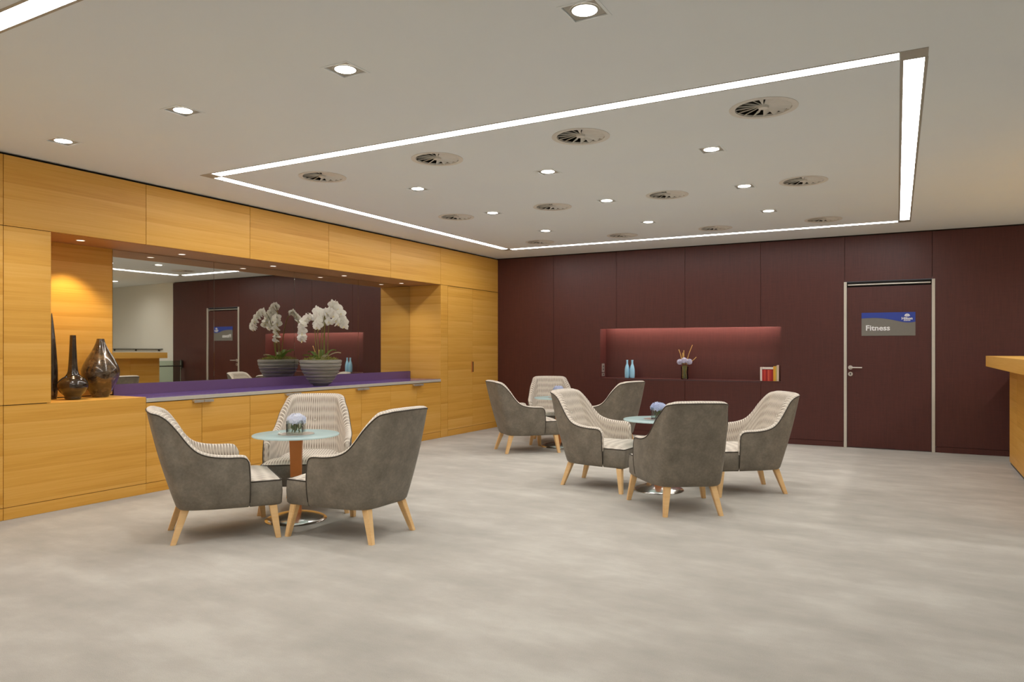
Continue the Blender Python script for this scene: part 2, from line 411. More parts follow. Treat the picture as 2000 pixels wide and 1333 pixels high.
# back wall: brown panels round a lit niche and a door (local frame of the wall)
wb = thing('wall_back', None, None, tuple(BO), TH, kind='structure')
SJ = [0, .982, 2.0, 3.015, 4.035, 5.059, 6.023, 7.2]
NS0, NS1, NZ0, NZ1, ND = 1.744, 4.288, .822, 1.552, .25
DZ = 2.105
def bpanel(poly, d=.018, name='panel', y0=0.0):
    bm = B(); prism_y(bm, poly, y0, y0 + d); bmesh.ops.bevel(bm, geom=bm.edges[:], offset=.0012, segments=1, affect='EDGES')
    return put(name, bm, 'brown', wb, local=True)
g = .0018; T = 2.685
def rect(a, b, c, d): return [(a + g, c + g), (b - g, c + g), (b - g, d - g), (a + g, d - g)]
K = .07
bpanel(rect(0, SJ[1], K, T))
a, b = SJ[1] + g, SJ[2] - g
bpanel([(a, K + g), (b, K + g), (b, NZ0 - .012), (NS0, NZ0 - .012), (NS0, NZ1), (b, NZ1), (b, T - g), (a, T - g)])
for i in (2, 3):
    bpanel(rect(SJ[i], SJ[i + 1], K, NZ0 - .012)); bpanel([(SJ[i] + g, NZ1), (SJ[i + 1] - g, NZ1), (SJ[i + 1] - g, T), (SJ[i] + g, T)])
a, b = SJ[4] + g, SJ[5] - g
bpanel([(a, K + g), (b, K + g), (b, T - g), (a, T - g), (a, NZ1), (NS1, NZ1), (NS1, NZ0 - .012), (a, NZ0 - .012)])
bpanel(rect(SJ[5], SJ[6], DZ + .003, T))
bpanel(rect(SJ[6], SJ[7], K, T))
for s0, s1 in ((0, SJ[1]), (SJ[1], SJ[2]), (SJ[2], SJ[3]), (SJ[3], SJ[4]), (SJ[4], SJ[5] - .012), (SJ[6] + .03, SJ[7])):
    bpanel(rect(s0, s1, 0, K), d=.016, name='plinth_board', y0=.0015)
bm = B()
for s0, s1, z0, z1 in ((-.05, NS0 - .012, 0, 2.9), (NS1 + .012, SJ[5] - .03, 0, 2.9), (NS0 - .012, NS1 + .012, 0, NZ0 - .02), (NS0 - .012, NS1 + .012, 1.70, 2.9), (SJ[6] + .05, 7.4, 0, 2.9), (SJ[5] - .03, SJ[6] + .05, DZ + .03, 2.9)):
    box(bm, s0, s1, .020, .06, z0, z1)
put('backing', bm, 'black', wb, local=True)
bm = B(); box(bm, NS0 - .01, NS1 + .01, ND, ND + .02, NZ0 - .02, 1.70); put('niche_back', bm, 'brown', wb, local=True)
for s in (NS0 - .018, NS1): 
    bm = B(); box(bm, s, s + .018, .018, ND, NZ0 - .01, 1.70); put('niche_side', bm, 'brown', wb, local=True)
bm = B(); box(bm, NS0 - .018, NS1 + .018, -.004, ND, NZ0 - .011, NZ0, .0015); put('niche_shelf', bm, 'brown', wb, local=True)
bm = B(); box(bm, NS0, NS1, .019, ND, 1.66, 1.68); put('niche_top', bm, 'brown', wb, local=True)
bm = B(); box(bm, NS0 - .015, NS1 + .015, .0185, .03, NZ1 + .001, 1.66); put('niche_light_stop', bm, 'brown', wb, local=True)  # unseen strip added to block niche light leaking through the panel joints

# other walls (outside the picture, seen in the mirror)
bm = B(); prism(bm, [(RX, 10.115), (4.6, 10.395), (4.6, 10.5), (RX, 10.22)], 0, H + .01); tag(put('wall_backright', bm, 'wall_paint'), kind='structure')
bm = B(); box(bm, 4.5, 4.6, -4.1, 10.4, 0, H + .01); tag(put('wall_right', bm, 'wall_paint'), kind='structure')
bm = B(); box(bm, -6.34, 4.5, -4.1, -4.0, 0, H + .01); tag(put('wall_rear', bm, 'wall_paint'), kind='structure')

# ------------------------------------------------------------------ door
door = thing('door_1', 'brown flush door with pale metal jambs in the brown wall', None, tuple(BM @ Vector(((SJ[5] + SJ[6]) / 2, 0, 0))), TH, kind='structure')
def dput(name, bm, mat, parent=None, **k):
    bmesh.ops.transform(bm, matrix=BM, verts=bm.verts); return put(name, bm, mat, parent or door, **k)
for s in (SJ[5] - .010, SJ[6] - .004):
    bm = B(); box(bm, s, s + .034, -.014, .05, 0, DZ, .003); dput('jamb', bm, 'alu_pale')
d0, d1 = SJ[5] + .024, SJ[6] - .004
bm = B(); box(bm, d0, d1, .035, .06, 2.035, DZ); dput('head_recess', bm, 'black')
bm = B(); box(bm, d0 + .012, d1 - .012, -.004, .03, 2.058, 2.074, .003); dput('closer_rail', bm, 'alu')
bm = B(); box(bm, d0 + .0, d1 - .0, -.002, .034, 2.084, DZ - .004, .002); dput('closer_cover', bm, 'black')
bm = B(); box(bm, d0 + .003, d1 - .003, .004, .044, .008, 2.036, .002); leaf = dput('door_leaf', bm, 'brown')
def disc_y(bm, s, y0, y1, z, r, seg=24):
    a = [bm.verts.new((s + r * math.cos(2 * PI * k / seg), y0, z + r * math.sin(2 * PI * k / seg))) for k in range(seg)]
    b = [bm.verts.new((v.co.x, y1, v.co.z)) for v in a]
    bm.faces.new(a); bm.faces.new(b[::-1])
    for k in range(seg): bm.faces.new((a[k], a[(k + 1) % seg], b[(k + 1) % seg], b[k]))
hs = 5.125
bm = B(); disc_y(bm, hs, -.006, .006, 1.018, .027); tube(bm, [(hs, -.002, 1.018), (hs, -.045, 1.018), (hs + .012, -.055, 1.018), (hs + .04, -.056, 1.018), (hs + .135, -.054, 1.017)], .0095, 10)
dput('door_handle', bm, 'steel', smooth=True)
bm = B(); disc_y(bm, hs, -.006, .006, .935, .027); lock = dput('lock_rose', bm, 'steel', smooth=True)
bm = B(); disc_y(bm, hs, -.009, -.004, .941, .008); box(bm, hs - .0045, hs + .0045, -.009, -.004, .922, .94); dput('key_cylinder', bm, 'rail_dark', lock)

# sign on the door
sx0, sx1, sz0, sz1 = 5.252, 5.846, 1.418, 1.708
sign = thing('door_sign', 'grey and blue sign reading Fitness on the brown door', 'sign', tuple(BM @ Vector(((sx0 + sx1) / 2, 0, sz0))), TH)
def sput(name, bm, mat, **k):
    bmesh.ops.transform(bm, matrix=BM, verts=bm.verts); return put(name, bm, mat, sign, **k)
bm = B(); box(bm, sx0, sx1, -.002, .003, sz0, sz1, .0006); sput('plate', bm, 'sign_grey')
L = sx1 - sx0; Hs = sz1 - sz0
wave = [(0, .245), (.1, .232), (.2, .228), (.3, .232), (.4, .25), (.5, .285), (.6, .33), (.7, .385), (.78, .425), (.85, .442), (.92, .44), (1, .415)]
bm = B(); prism_y(bm, [(sx0 + u * L, sz1 - v * Hs) for u, v in wave] + [(sx1, sz1), (sx0, sz1)], -.0035, -.001); sput('blue_band', bm, 'sign_blue')
def text(name, s, size, s0, z0, y, bold=0.0, mat='ink', width=None):
    cu = bpy.data.curves.new(name, 'FONT'); cu.body = s; cu.size = size; cu.offset = bold; cu.extrude = .0006; cu.resolution_u = 3
    t = bpy.data.objects.new(name, cu); COL.objects.link(t)
    dg = bpy.context.evaluated_depsgraph_get(); me = bpy.data.meshes.new_from_object(t.evaluated_get(dg))
    COL.objects.unlink(t); bpy.data.objects.remove(t)
    bm = B(); bm.from_mesh(me); bpy.data.meshes.remove(me)
    x0 = min(v.co.x for v in bm.verts); x1 = max(v.co.x for v in bm.verts)
    k = (width / (x1 - x0)) if width else 1
    for v in bm.verts: x, yy, zz = v.co; v.co = (s0 + (x - x0) * k, y - zz, z0 + yy)
    return sput(name, bm, mat)
text('lettering', 'Fitness', .092, sx0 + .05, sz0 + .068, -.0035, .0022, width=.268)
text('small_lettering', 'Hilton', .044, sx0 + .445, sz1 - .092, -.005, .0014, width=.118)
bm = B()                                   # the line under the name is too small to read in the photograph: plain strokes
for k in range(7): box(bm, sx0 + .468 + .0105 * k, sx0 + .4755 + .0105 * k, -.005, -.0038, sz1 - .1085, sz1 - .098)
sput('small_strokes', bm, 'ink')
bm = B()
pts = [(.03 * math.cos(t), .030 * math.sin(t)) for t in [PI * k / 14 for k in range(15)]]
cx, cz = sx0 + .505, sz1 - .048
prism_y(bm, [(cx + x, cz + z * .95) for x, z in pts] + [(cx - .012, cz - .006), (cx + .012, cz - .006)], -.005, -.0036)
sput('emblem', bm, 'ink')
bm = B(); prism_y(bm, [(cx - .024, cz + .006), (cx, cz + .014), (cx + .024, cz + .006), (cx, cz + .009)], -.0056, -.005); sput('emblem_swirl', bm, 'sign_blue')

# ------------------------------------------------------------------ ceiling lights and vents
for i, (a, b, lab) in enumerate(STRIPS):
    q = strip_quad(a, b); mid = (Vector(a) + Vector(b)) / 2
    t = thing('strip_light', lab, 'light', (mid.x, mid.y, H), 0, 'linear light strips in the ceiling')
    bm = B()
    qo = strip_quad(a, b, SW - .0008, -.0008); qi = strip_quad(a, b, SW - .016, -.003)
    z0, z1 = H - .0008, H + .03
    R = [[bm.verts.new((p.x, p.y, z)) for p in q_] for q_, z in ((qo, z1), (qo, z0), (qi, z0), (qi, H + .006))]
    bm.faces.new(R[0])
    for ra, rb in zip(R, R[1:]):
        for k in range(4): bm.faces.new((ra[k], ra[(k + 1) % 4], rb[(k + 1) % 4], rb[k]))
    put('channel', bm, 'channel', t)
    bm = B(); prism(bm, [(p.x, p.y) for p in strip_quad(a, b, SW - .0162, -.0032)], H - .0006, H + .006); put('diffuser', bm, 'strip', t)
    if i >= len(CORNERS): continue
    cx, cy = CORNERS[i]
    bm = B(); box(bm, cx - SW + .002, cx + SW - .002, cy - SW + .002, cy + SW - .002, H - .003, H - .0003); put('corner_plate', bm, 'channel', t)

ordn = ['leftmost', 'second from the left', 'third from the left', 'rightmost']
# swirl vents
vz = .06
bm = B(); lathe(bm, [(VR + .012, -.003), (VR + .012, -.0005), ], 40, cap=False)
lathe(bm, [(VR + .012, -.003), (VR - .022, -.003), (VR - .022, .01)], 40, cap=False); me_ring = mesh_of('rim', bm, 'grey_vent', True)
bm = B(); lathe(bm, [(VR - .001, .0), (VR - .001, vz), (.001, vz)], 32, cap=False); me_void = mesh_of('housing', bm, 'vent_dark', True)
bm = B(); lathe(bm, [(.001, -.004), (.028, -.003), (.03, .004), (.03, .02)], 20, cap=False); me_hub = mesh_of('hub', bm, 'grey_vent', True)
bm = B(); NB = 16; tau = math.radians(33)
def blade_pt(r, wv, th): return Vector((r, wv * math.cos(tau), -wv * math.sin(tau) + th + .012))
r0, r1 = .029, VR - .021
for th in (0, .0015): pass
A = [blade_pt(r0, -.0042, 0), blade_pt(r1, -.026, 0), blade_pt(r1, .026, 0), blade_pt(r0, .0042, 0)]
vs = [bm.verts.new(p) for p in A] + [bm.verts.new(p + Vector((0, 0, .005))) for p in A]
for qd in ((0, 1, 2, 3), (7, 6, 5, 4), (0, 4, 5, 1), (1, 5, 6, 2), (2, 6, 7, 3), (3, 7, 4, 0)): bm.faces.new([vs[k] for k in qd])
me_blade = mesh_of('blade', bm, 'grey_vent')
rown = ['row nearest the front light strip', 'middle row', 'row nearest the brown wall']
for ri, r in enumerate(VROWS):
    for ci, (x, y) in enumerate(r):
        t = thing('ceiling_vent', 'round ceiling vent, %s in the %s' % (ordn[ci], rown[ri]), 'vent', (x, y, H), 0, 'swirl vents in the ceiling')
        inst('rim', me_ring, t); inst('housing', me_void, t); inst('hub', me_hub, t)
        for k in range(NB): inst('blade', me_blade, t, Matrix.Rotation(2 * PI * (k + .37 * ci) / NB, 4, 'Z'))
# square downlights
bm = B(); n = 4
fo, fi = DS + .008, DS - .006
o4 = [(-1, -1), (1, -1), (1, 1), (-1, 1)]
v0 = [bm.verts.new((x * fo, y * fo, -.002)) for x, y in o4]; v1 = [bm.verts.new((x * fi, y * fi, -.002)) for x, y in o4]; v2 = [bm.verts.new((x * fi, y * fi, .045)) for x, y in o4]
v00 = [bm.verts.new((x * fo, y * fo, -.0003)) for x, y in o4]
for k in range(4):
    m = (k + 1) % 4; bm.faces.new((v00[k], v00[m], v0[m], v0[k])); bm.faces.new((v0[k], v0[m], v1[m], v1[k])); bm.faces.new((v1[k], v1[m], v2[m], v2[k]))
bm.faces.new(v2); me_frame = mesh_of('frame', bm, 'ceiling')
bm = B(); fp = DS - .0085
q = [bm.verts.new((x * fp, y * fp, .0045)) for x, y in o4]; q2 = [bm.verts.new((x * fp, y * fp, .012)) for x, y in o4]
bm.faces.new(q); bm.faces.new(q2[::-1])
for k in range(4): bm.faces.new((q[k], q[(k + 1) % 4], q2[(k + 1) % 4], q2[k]))
me_plate_sq = mesh_of('plate', bm, 'channel')
bm = B(); lathe(bm, [(.054, .0015), (.0615, .0008), (.063, .004)], 28, cap=False); me_gim = mesh_of('gimbal_ring', bm, 'channel', True)
bm = B(); lathe(bm, [(.001, .0012), (.0545, .0016)], 28, cap=False); me_disc = mesh_of('lamp_disc', bm, 'lamp', True)
BL_ = bpy.data.lights.new('lamp_beam', 'SPOT'); BL_.energy = BEAM; BL_.spot_size = math.radians(112); BL_.spot_blend = .9; BL_.color = (1, .975, .94); BL_.shadow_soft_size = .05
BL2 = BL_.copy(); BL2.energy = 80; BL2.spot_size = math.radians(168); BL2.spot_blend = 1; BL3 = BL_.copy(); BL3.energy = 20; BL3.spot_size = math.radians(168); BL3.spot_blend = 1  # wide beams of the desk row, mostly added lamps brightening the pale wall
drn = ['four outside the lit rectangle', 'three nearest the front light strip', 'three in the middle row', 'three nearest the brown wall', 'four above the reception desk, all but the leftmost added unseen']
for ri, r in enumerate(DROWS):
    for ci, (x, y) in enumerate(r):
        nm = ordn[ci] if len(r) == 4 or ci < 2 else 'rightmost'
        if len(r) == 3 and ci == 1: nm = 'middle one'
        t = thing('square_downlight', 'square recessed ceiling spotlight, %s of the %s' % (nm, drn[ri]), 'light', (x, y, H), 0, 'square downlights in the ceiling')
        inst('frame', me_frame, t); inst('plate', me_plate_sq, t); inst('gimbal_ring', me_gim, t); inst('lamp_disc', me_disc, t)
        lo = new_obj('lamp_beam', BL_ if ri < 4 else BL3 if ci in (0, 3) else BL2); lo.parent = t; lo.location = (0, 0, -.055)

# small round lamps in the niche soffit
SOFL = [(-6.045, 3.49), (-6.09, 4.476), (-6.09, 5.60), (-6.13, 6.77), (-6.15, 7.94)]
bm = B(); lathe(bm, [(.028, 0), (.036, -.002), (.037, -.0005)], 24, cap=False); me_sr = mesh_of('rim', bm, 'white', True)
bm = B(); lathe(bm, [(.0285, -.001), (.001, -.001)], 24, cap=False); me_sd = mesh_of('lamp_disc', bm, 'lamp_small', True)
bm = B(); lathe(bm, [(.0285, -.001), (.001, -.001)], 24, cap=False); me_sdw = mesh_of('lamp_disc', bm, 'lamp_warm', True)
NL = bpy.data.lights.new('lamp_beam', 'SPOT'); NL.energy = 15; NL.spot_size = math.radians(120); NL.spot_blend = 1; NL.color = (1, .95, .88); NL.shadow_soft_size = .03
for i, (x, y) in enumerate(SOFL):
    lab = ['small round lamp in the wood soffit right above the dark vases', 'small round lamp in the niche soffit, second from the left', 'small round lamp in the niche soffit, third from the left', 'small round lamp in the niche soffit above the orchids', 'small round lamp in the niche soffit at its far right end'][i]
    t = thing('niche_downlight', lab, 'light', (x, y, SOF), 0, 'small round lamps in the niche soffit')
    inst('rim', me_sr, t); inst('lamp_disc', me_sdw if i == 0 else me_sd, t)
    if i:
        lo = new_obj('lamp_beam', NL); lo.parent = t; lo.location = (0, 0, -.012)
    if i == 0:
        ld = bpy.data.lights.new('lamp_beam', 'SPOT'); ld.energy = 26; ld.spot_size = math.radians(96); ld.spot_blend = .45; ld.color = (1, .78, .42); ld.shadow_soft_size = .02
        lo = new_obj('lamp_beam', ld); lo.parent = t; lo.location = (-.02, .02, -.012)
# light hidden behind the lip of the lit shelf niche
t = thing('shelf_light', 'warm light strip hidden behind the upper lip of the shelf niche', 'light', tuple(BM @ Vector((3.0, .13, 1.655))), TH)
bm = B(); box(bm, NS0 + .03, NS1 - .03, .12, .15, 1.648, 1.6595); bmesh.ops.transform(bm, matrix=BM, verts=bm.verts); put('diffuser', bm, 'shelf_light', t)

# ------------------------------------------------------------------ wood wall furniture
t = thing('plinth_cabinet', 'closed wooden plinth at the left carrying the three dark vases', 'cabinet', (FX - .2, 3.3, 0))
bm = B(); box(bm, FX - .02, FX, 2.787, J[0] - .001, .0925, .838, .0012); put('front_panel', bm, 'wood', t)
bm = B(); box(bm, MX + .002, FX - .0205, NY0 + .002, J[0] - .001, .818, .838, .001); put('top_board', bm, 'wood', t)
bm = B(); box(bm, MX + .002, FX - .021, J[0] - .02, J[0] - .001, .0, .817); put('side_panel', bm, 'wood', t)
bm = B(); box(bm, FX - .02, FX - .001, 2.787, J[0] - .001, .001, .0885, .0012); put('plinth_board', bm, 'wood', t)

bm = B(); box(bm, .0, .034, -.05, .05, -.013, 0, .002); box(bm, .030, .036, -.05, .05, -.024, 0, .0015); me_h = mesh_of('handle', bm, 'alu')
poss = ['at the left end beside the plinth', 'second from the left under the purple worktop', 'third from the left under the planted bowl', 'at the right end beside the tall wardrobe']
for i in range(4):
    y0, y1 = J[i], J[i + 1] - (.002 if i == 3 else 0); ym = (y0 + y1) / 2
    t = thing('base_cabinet', 'low wooden cabinet with two doors, %s' % poss[i], 'cabinet', (FX - .27, ym, 0), 0, 'low cabinets under the purple worktop')
    bm = B(); box(bm, MX + .002, FX - .024, y0 + .001, y1 - .001, .06, .790); put('carcass', bm, 'black', t)
    for k, (a, b) in enumerate(((y0, ym), (ym, y1))):
        bm = B(); box(bm, FX - .022, FX, a + .0022, b - .0022, .0915, .786, .0012); d = put('door', bm, 'wood', t)
        hy = ym + (-.054 if k == 0 else .054)
        inst('handle', me_h, d, Matrix.Translation(Vector((FX + .0002, hy, .783)) - Vector(t.location)))
    bm = B(); box(bm, FX - .02, FX - .003, y0 + .001, y1 - .001, .001, .088, .001); put('plinth_board', bm, 'wood', t)
t = thing('worktop', 'long purple glass worktop with a metal front edge below the mirror', 'worktop', (FX - .27, 6.14, .79))
bm = B(); box(bm, MX + .001, FX + .006, J[0] + .001, J[4] - .004, .7925, .826, .002); put('slab', bm, 'alu_pale', t)
bm = B(); box(bm, MX + .001, FX - .006, J[0] + .001, J[4] - .004, .8262, .831, .001); put('glass_top', bm, 'purple', t)
bm = B(); box(bm, MX + .001, MX + .014, J[0] + .04, J[4] - .01, .8312, .932, .001); put('upstand', bm, 'purple_up', t)
t = thing('wall_mirror', 'wide frameless mirror of four panes set in the wooden niche', 'mirror', (MX, 6.1, .934))
for a, b in zip([3.941] + J[1:4], J[1:4] + [NY1 - .002]):
    bm = B(); box(bm, MX - .006, MX, a + .0012, b - .0012, .9335, SOF - .002, .0012); put('pane', bm, 'mirror', t)

t = thing('wardrobe', 'tall wooden wall cupboard with two doors beside the brown wall', 'cupboard', (FX - .02, 9.2, 0))
for k, (a, b) in enumerate(((8.55, 9.213), (9.213, 9.955))):
    bm = B(); box(bm, FX - .022, FX, a + .002, b - .002, .092, SOF - .006, .0012); d = put('door', bm, 'wood', t)
    bm = B(); box(bm, FX - .018, FX - .001, a + .002, b - .002, .001, .088, .001); put('plinth_board', bm, 'wood', t)
    if k == 0:
        bm = B(); box(bm, FX, FX + .004, 9.213 - .036, 9.213 - .004, .90, 1.065, .001); put('handle', bm, 'column', d)
        bm = B(); box(bm, FX, FX + .006, 9.213 - .004, 9.213 + .016, .905, 1.06, .001); put('handle_recess', bm, 'black', d)
bm = B(); box(bm, FX - .02, FX, 9.957, 9.985, .0, SOF - .004, .001); put('edge_strip', bm, 'wood', wl)

# ------------------------------------------------------------------ reception desk, gate, wall rail at the right
t = thing('reception_desk', 'wooden reception desk with a thick overhanging top at the right edge', 'desk', (1.1, 7.8, 0))
bm = B(); box(bm, .73, 1.45, 6.0, 9.50, 1.062, 1.178, .003); put('desk_top', bm, 'wood', t)
ys = [6.02, 6.96, 7.90, 8.84, 9.47]
for a, b in zip(ys, ys[1:]):
    bm = B(); box(bm, .945, .965, a + .0015, b - .0015, .03, 1.060, .001); put('front_panel', bm, 'wood', t)
bm = B(); box(bm, .967, 1.40, 9.45, 9.47, .0, 1.060, .001); put('end_panel', bm, 'wood', t)
bm = B(); box(bm, .967, 1.40, 6.02, 6.04, .0, 1.060, .001); put('end_panel', bm, 'wood', t)
bm = B(); box(bm, .955, .965, 6.02, 9.47, 0, .028); put('plinth_board', bm, 'rail_dark', t)
t = thing('glass_gate', 'low green glass gate with dark rail beside the reception desk', 'gate', (1.08, 9.78, 0))
bm = B(); box(bm, 1.075, 1.085, 9.49, 10.06, .10, 1.0, .001); put('pane', bm, 'gate_glass', t)
bm = B(); box(bm, 1.060, 1.074, 9.475, 10.07, .872, .897, .002); put('rail', bm, 'rail_dark', t)
bm = B(); box(bm, 1.05, 1.11, 10.062, 10.102, .84, 1.0, .004); tube(bm, [(1.08, 10.075, .80), (1.08, 10.075, 1.02)], .014, 12); put('hinge', bm, 'rail_dark', t)
bm = B(); tube(bm, [(1.08, 10.03, .0), (1.08, 10.03, .10)], .012, 10); put('foot', bm, 'rail_dark', t)
WR = Matrix.Translation((RX, 10.115, 0)) @ Matrix.Rotation(math.atan2(.28, 3.215), 4, 'Z')
t = thing('wall_rail', 'slim dark rail fixed to the pale wall behind the desk', 'rail', tuple(WR @ Vector((1.2, -.03, 1.2))))
bm = B(); box(bm, .42, 2.6, -.05, -.001, 1.235, 1.253, .002); bmesh.ops.transform(bm, matrix=WR, verts=bm.verts); put('bar', bm, 'rail_dark', t)
for y in (.55, 1.5, 2.45):
    bm = B(); box(bm, y - .01, y + .01, -.035, -.002, 1.20, 1.2345); bmesh.ops.transform(bm, matrix=WR, verts=bm.verts); put('bracket', bm, 'rail_dark', t)

# ------------------------------------------------------------------ lounge chair
RIM = [(-.474, 0, .869), (-.473, .09, .868), (-.465, .175, .866), (-.449, .214, .859), (-.405, .237, .846), (-.354, .251, .808),
       (-.298, .279, .740), (-.242, .297, .662), (-.185, .311, .606), (-.11, .323, .576), (-.015, .330, .563), (.070, .333, .560), (.106, .332, .550), (.123, .331, .525)]
BAS = [(-.300, 0), (-.298, .10), (-.288, .178), (-.262, .226), (-.225, .250), (-.185, .264), (-.145, .276), (-.10, .286), (-.06, .293),
       (-.01, .299), (.04, .304), (.092, .308), (.116, .310), (.128, .311)]
AX = [1, 1, .97, .88, .72, .5, .35, .2, .1, .03, 0, 0, 0, 0]
BY = [0, .28, .62, .86, 1, 1, 1, 1, 1, 1, 1, 1, 1, 1]
SUB = 3
half = []
rim_c = catmull(RIM, SUB); bas_c = catmull([(x, y, .225) for x, y in BAS], SUB); ab_c = catmull([(a, b, 0) for a, b in zip(AX, BY)], SUB)
colsR = [(r, b, ab) for r, b, ab in zip(rim_c, bas_c, ab_c)]
def flip(v): return Vector((v.x, -v.y, v.z))
cols = [(flip(r), flip(b), (ab, -1)) for r, b, ab in colsR[:0:-1]] + [(r, b, (ab, 1)) for r, b, ab in colsR]
ZB = .225
def outer(c, z):
    r, b, _ = c; k = (z - ZB) / (r.z - ZB); p = b.lerp(r, k); 
    n = Vector((p.x * .6 + .05, p.y * 1.2, 0)); n.normalize()
    bul = .012 * math.sin(PI * min(1, max(0, k)))
    return Vector((p.x, p.y, z)) + n * bul
def inner(c, z, tx=.078, ty=.052):
    p = outer(c, z); ab, sg = c[2]; k = (z - .38) / max(.05, (c[0].z - .38)); k = min(1, max(0, k))
    lum = .022 * math.sin(PI * k) * ab.x
    q = Vector((p.x + tx * ab.x + lum, p.y - sg * ty * ab.y, z))
    dd = math.hypot(q.y, q.z - .665)
    q.x -= .016 * math.exp(-(dd / .045) ** 2) * ab.x
    return q
def chair_meshes():
    out = {}
    nr = 12
    # outer leather shell
    bm = B(); uv = None; rows = []
    for c in cols:
        col = []
        pb = outer(c, ZB); n = Vector((pb.x * .6 + .05, pb.y * 1.2, 0)).normalized()
        col.append(bm.verts.new(pb - n * .045 + Vector((0, 0, .0))))
        col.append(bm.verts.new(pb - n * .014 + Vector((0, 0, .003))))
        col.append(bm.verts.new(outer(c, ZB + .016) - n * .002))
        for k in range(1, nr + 1): col.append(bm.verts.new(outer(c, ZB + .016 + (c[0].z - ZB - .016) * k / nr)))
        rows.append(col)
    for a, b in zip(rows, rows[1:]):
        for k in range(len(a) - 1): bm.faces.new((a[k], b[k], b[k + 1], a[k + 1]))
    out['shell'] = mesh_of('shell', bm, 'leather', 'all')
    # fabric: rim roll + inside + arm fronts
    bm = B(); uvl = bm.loops.layers.uv.new('UVMap'); vu = {}
    rows = []; arc = 0; prev = None
    for c in cols:
        ri = c[0]
        if prev is not None: arc += (Vector((ri.x, ri.y, 0)) - Vector((prev.x, prev.y, 0))).length
        prev = ri; col = []; zr = ri.z
        O = outer(c, zr); I = inner(c, zr - .012); I.z = zr - .012; mid = (O + I) / 2; hv = (O - I) / 2
        dist = 0; last = None
        pts = []
        for k in range(7):
            th = PI * k / 6; p = mid + hv * math.cos(th); p.z += .024 * math.sin(th); pts.append(p)
        zb = .37
        for k in range(1, 13): pts.append(inner(c, zr - .012 + (zb - zr + .012) * k / 12))
        for p in pts:
            if last is not None: dist += (p - last).length
            last = p; v = bm.verts.new(p); vu[v] = (arc, dist); col.append(v)
        rows.append(col)
    for a, b in zip(rows, rows[1:]):
        for k in range(len(a) - 1): bm.faces.new((a[k], b[k], b[k + 1], a[k + 1]))
    # arm front caps
    for c, col in ((cols[0], rows[0]), (cols[-1], rows[-1])):
        rim = col[:7]; ins = col[6:]
        m = len(ins) - 1
        outs = []
        for k in range(m + 1):
            z = c[0].z + (.37 - c[0].z) * k / m
            v = rim[0] if k == 0 else bm.verts.new(outer(c, z) + Vector((.0, 0, 0)))
            vu.setdefault(v, (vu[rim[0]][0] + .0, k * .02)); outs.append(v)
        # centre line bulges forward
        mids = []
        for k in range(m + 1):
            p = (outs[k].co + ins[k].co) / 2 + Vector((.012, 0, 0)); v = bm.verts.new(p); vu[v] = (vu[outs[k]][0] + .026, k * .02); mids.append(v)
        for k in range(m):
            bm.faces.new((outs[k], outs[k + 1], mids[k + 1], mids[k])); bm.faces.new((mids[k], mids[k + 1], ins[k + 1], ins[k]))
        for k in range(6): bm.faces.new((rim[k], rim[k + 1], mids[0]))
    for f in bm.faces:
        for l in f.loops: l[uvl].uv = vu[l.vert]
    out['upholstery'] = mesh_of('upholstery', bm, 'fabric', 'all')
    # piping on the outer edge of the rim, down both arm fronts
    bm = B(); pp = [outer(c, c[0].z) + Vector((0, 0, .001)) for c in cols]
    for sgn, lst in ((0, 'start'), (1, 'end')):
        c = cols[0] if sgn == 0 else cols[-1]
        dn = [outer(c, z) + Vector((.003, 0, 0)) for z in (.50, .46, .42, .38, .32, .26)]
        pp = (dn[::-1] + pp) if sgn == 0 else (pp + dn)
    tube(bm, pp, .0042, 6); out['piping'] = mesh_of('piping', bm, 'pipe', 'all')
    # seat box in leather
    def plan(w0, w1, x0, xa, x1, rc):
        P = [(x0, -w0), (xa, -w0), (xa + .001, -w1)]
        for k in range(6):
            t = -PI / 2 + (PI / 2) * k / 5; P.append((x1 - rc + rc * math.cos(t), -w1 + rc + rc * math.sin(t)))
        return P + [(x, -y) for x, y in P[::-1]]
    bm = B()
    lev = [(.228, -.02), (.230, -.008), (.242, 0), (.32, .004), (.385, 0), (.394, -.006)]
    rings = []
    for z, o in lev:
        P = plan(.225, .314 + o, -.22, .133, .338 + o, .02)
        rings.append([bm.verts.new((x, y, z + (0.0 if z < .36 else .0))) for x, y in P])
    n = len(rings[0])
    for a, b in zip(rings, rings[1:]):
        for k in range(n): bm.faces.new((a[k], a[(k + 1) % n], b[(k + 1) % n], b[k]))
    bm.faces.new(rings[0][::-1]); bm.faces.new(rings[-1])
    out['seat_base'] = mesh_of('seat_base', bm, 'leather', 50)
    # seat cushion
    bm = B(); uvl = bm.loops.layers.uv.new('UVMap')
    nx, ny = 30, 20; G = []
    for i in range(nx + 1):
        x = -.33 + (.335 + .33) * i / nx
        wv = .240 + (.311 - .240) * min(1, max(0, (x - .120) / .012))
        if x > .316: wv -= (.019 - math.sqrt(max(0, .019 ** 2 - (x - .316) ** 2)))
        if x < -.2: wv -= .5 * (-.2 - x)
        row = []
        for j in range(ny + 1):
            y = -wv + 2 * wv * j / ny
            e = max(0, 1 - abs(y / wv) ** 5) * (1 - max(0, (x - .20) / .129) ** 3)
            row.append(bm.verts.new((x, y, .394 + .034 * e)))
        G.append(row)
    for i in range(nx):
        for j in range(ny):
            f = bm.faces.new((G[i][j], G[i + 1][j], G[i + 1][j + 1], G[i][j + 1]))
            for l in f.loops: l[uvl].uv = (l.vert.co.y, l.vert.co.x)
    out['seat_cushion'] = mesh_of('seat_cushion', bm, 'fabric', 'all')
    bm = B(); P = plan(.228, .312, .115, .133, .336, .02)[1:-1]
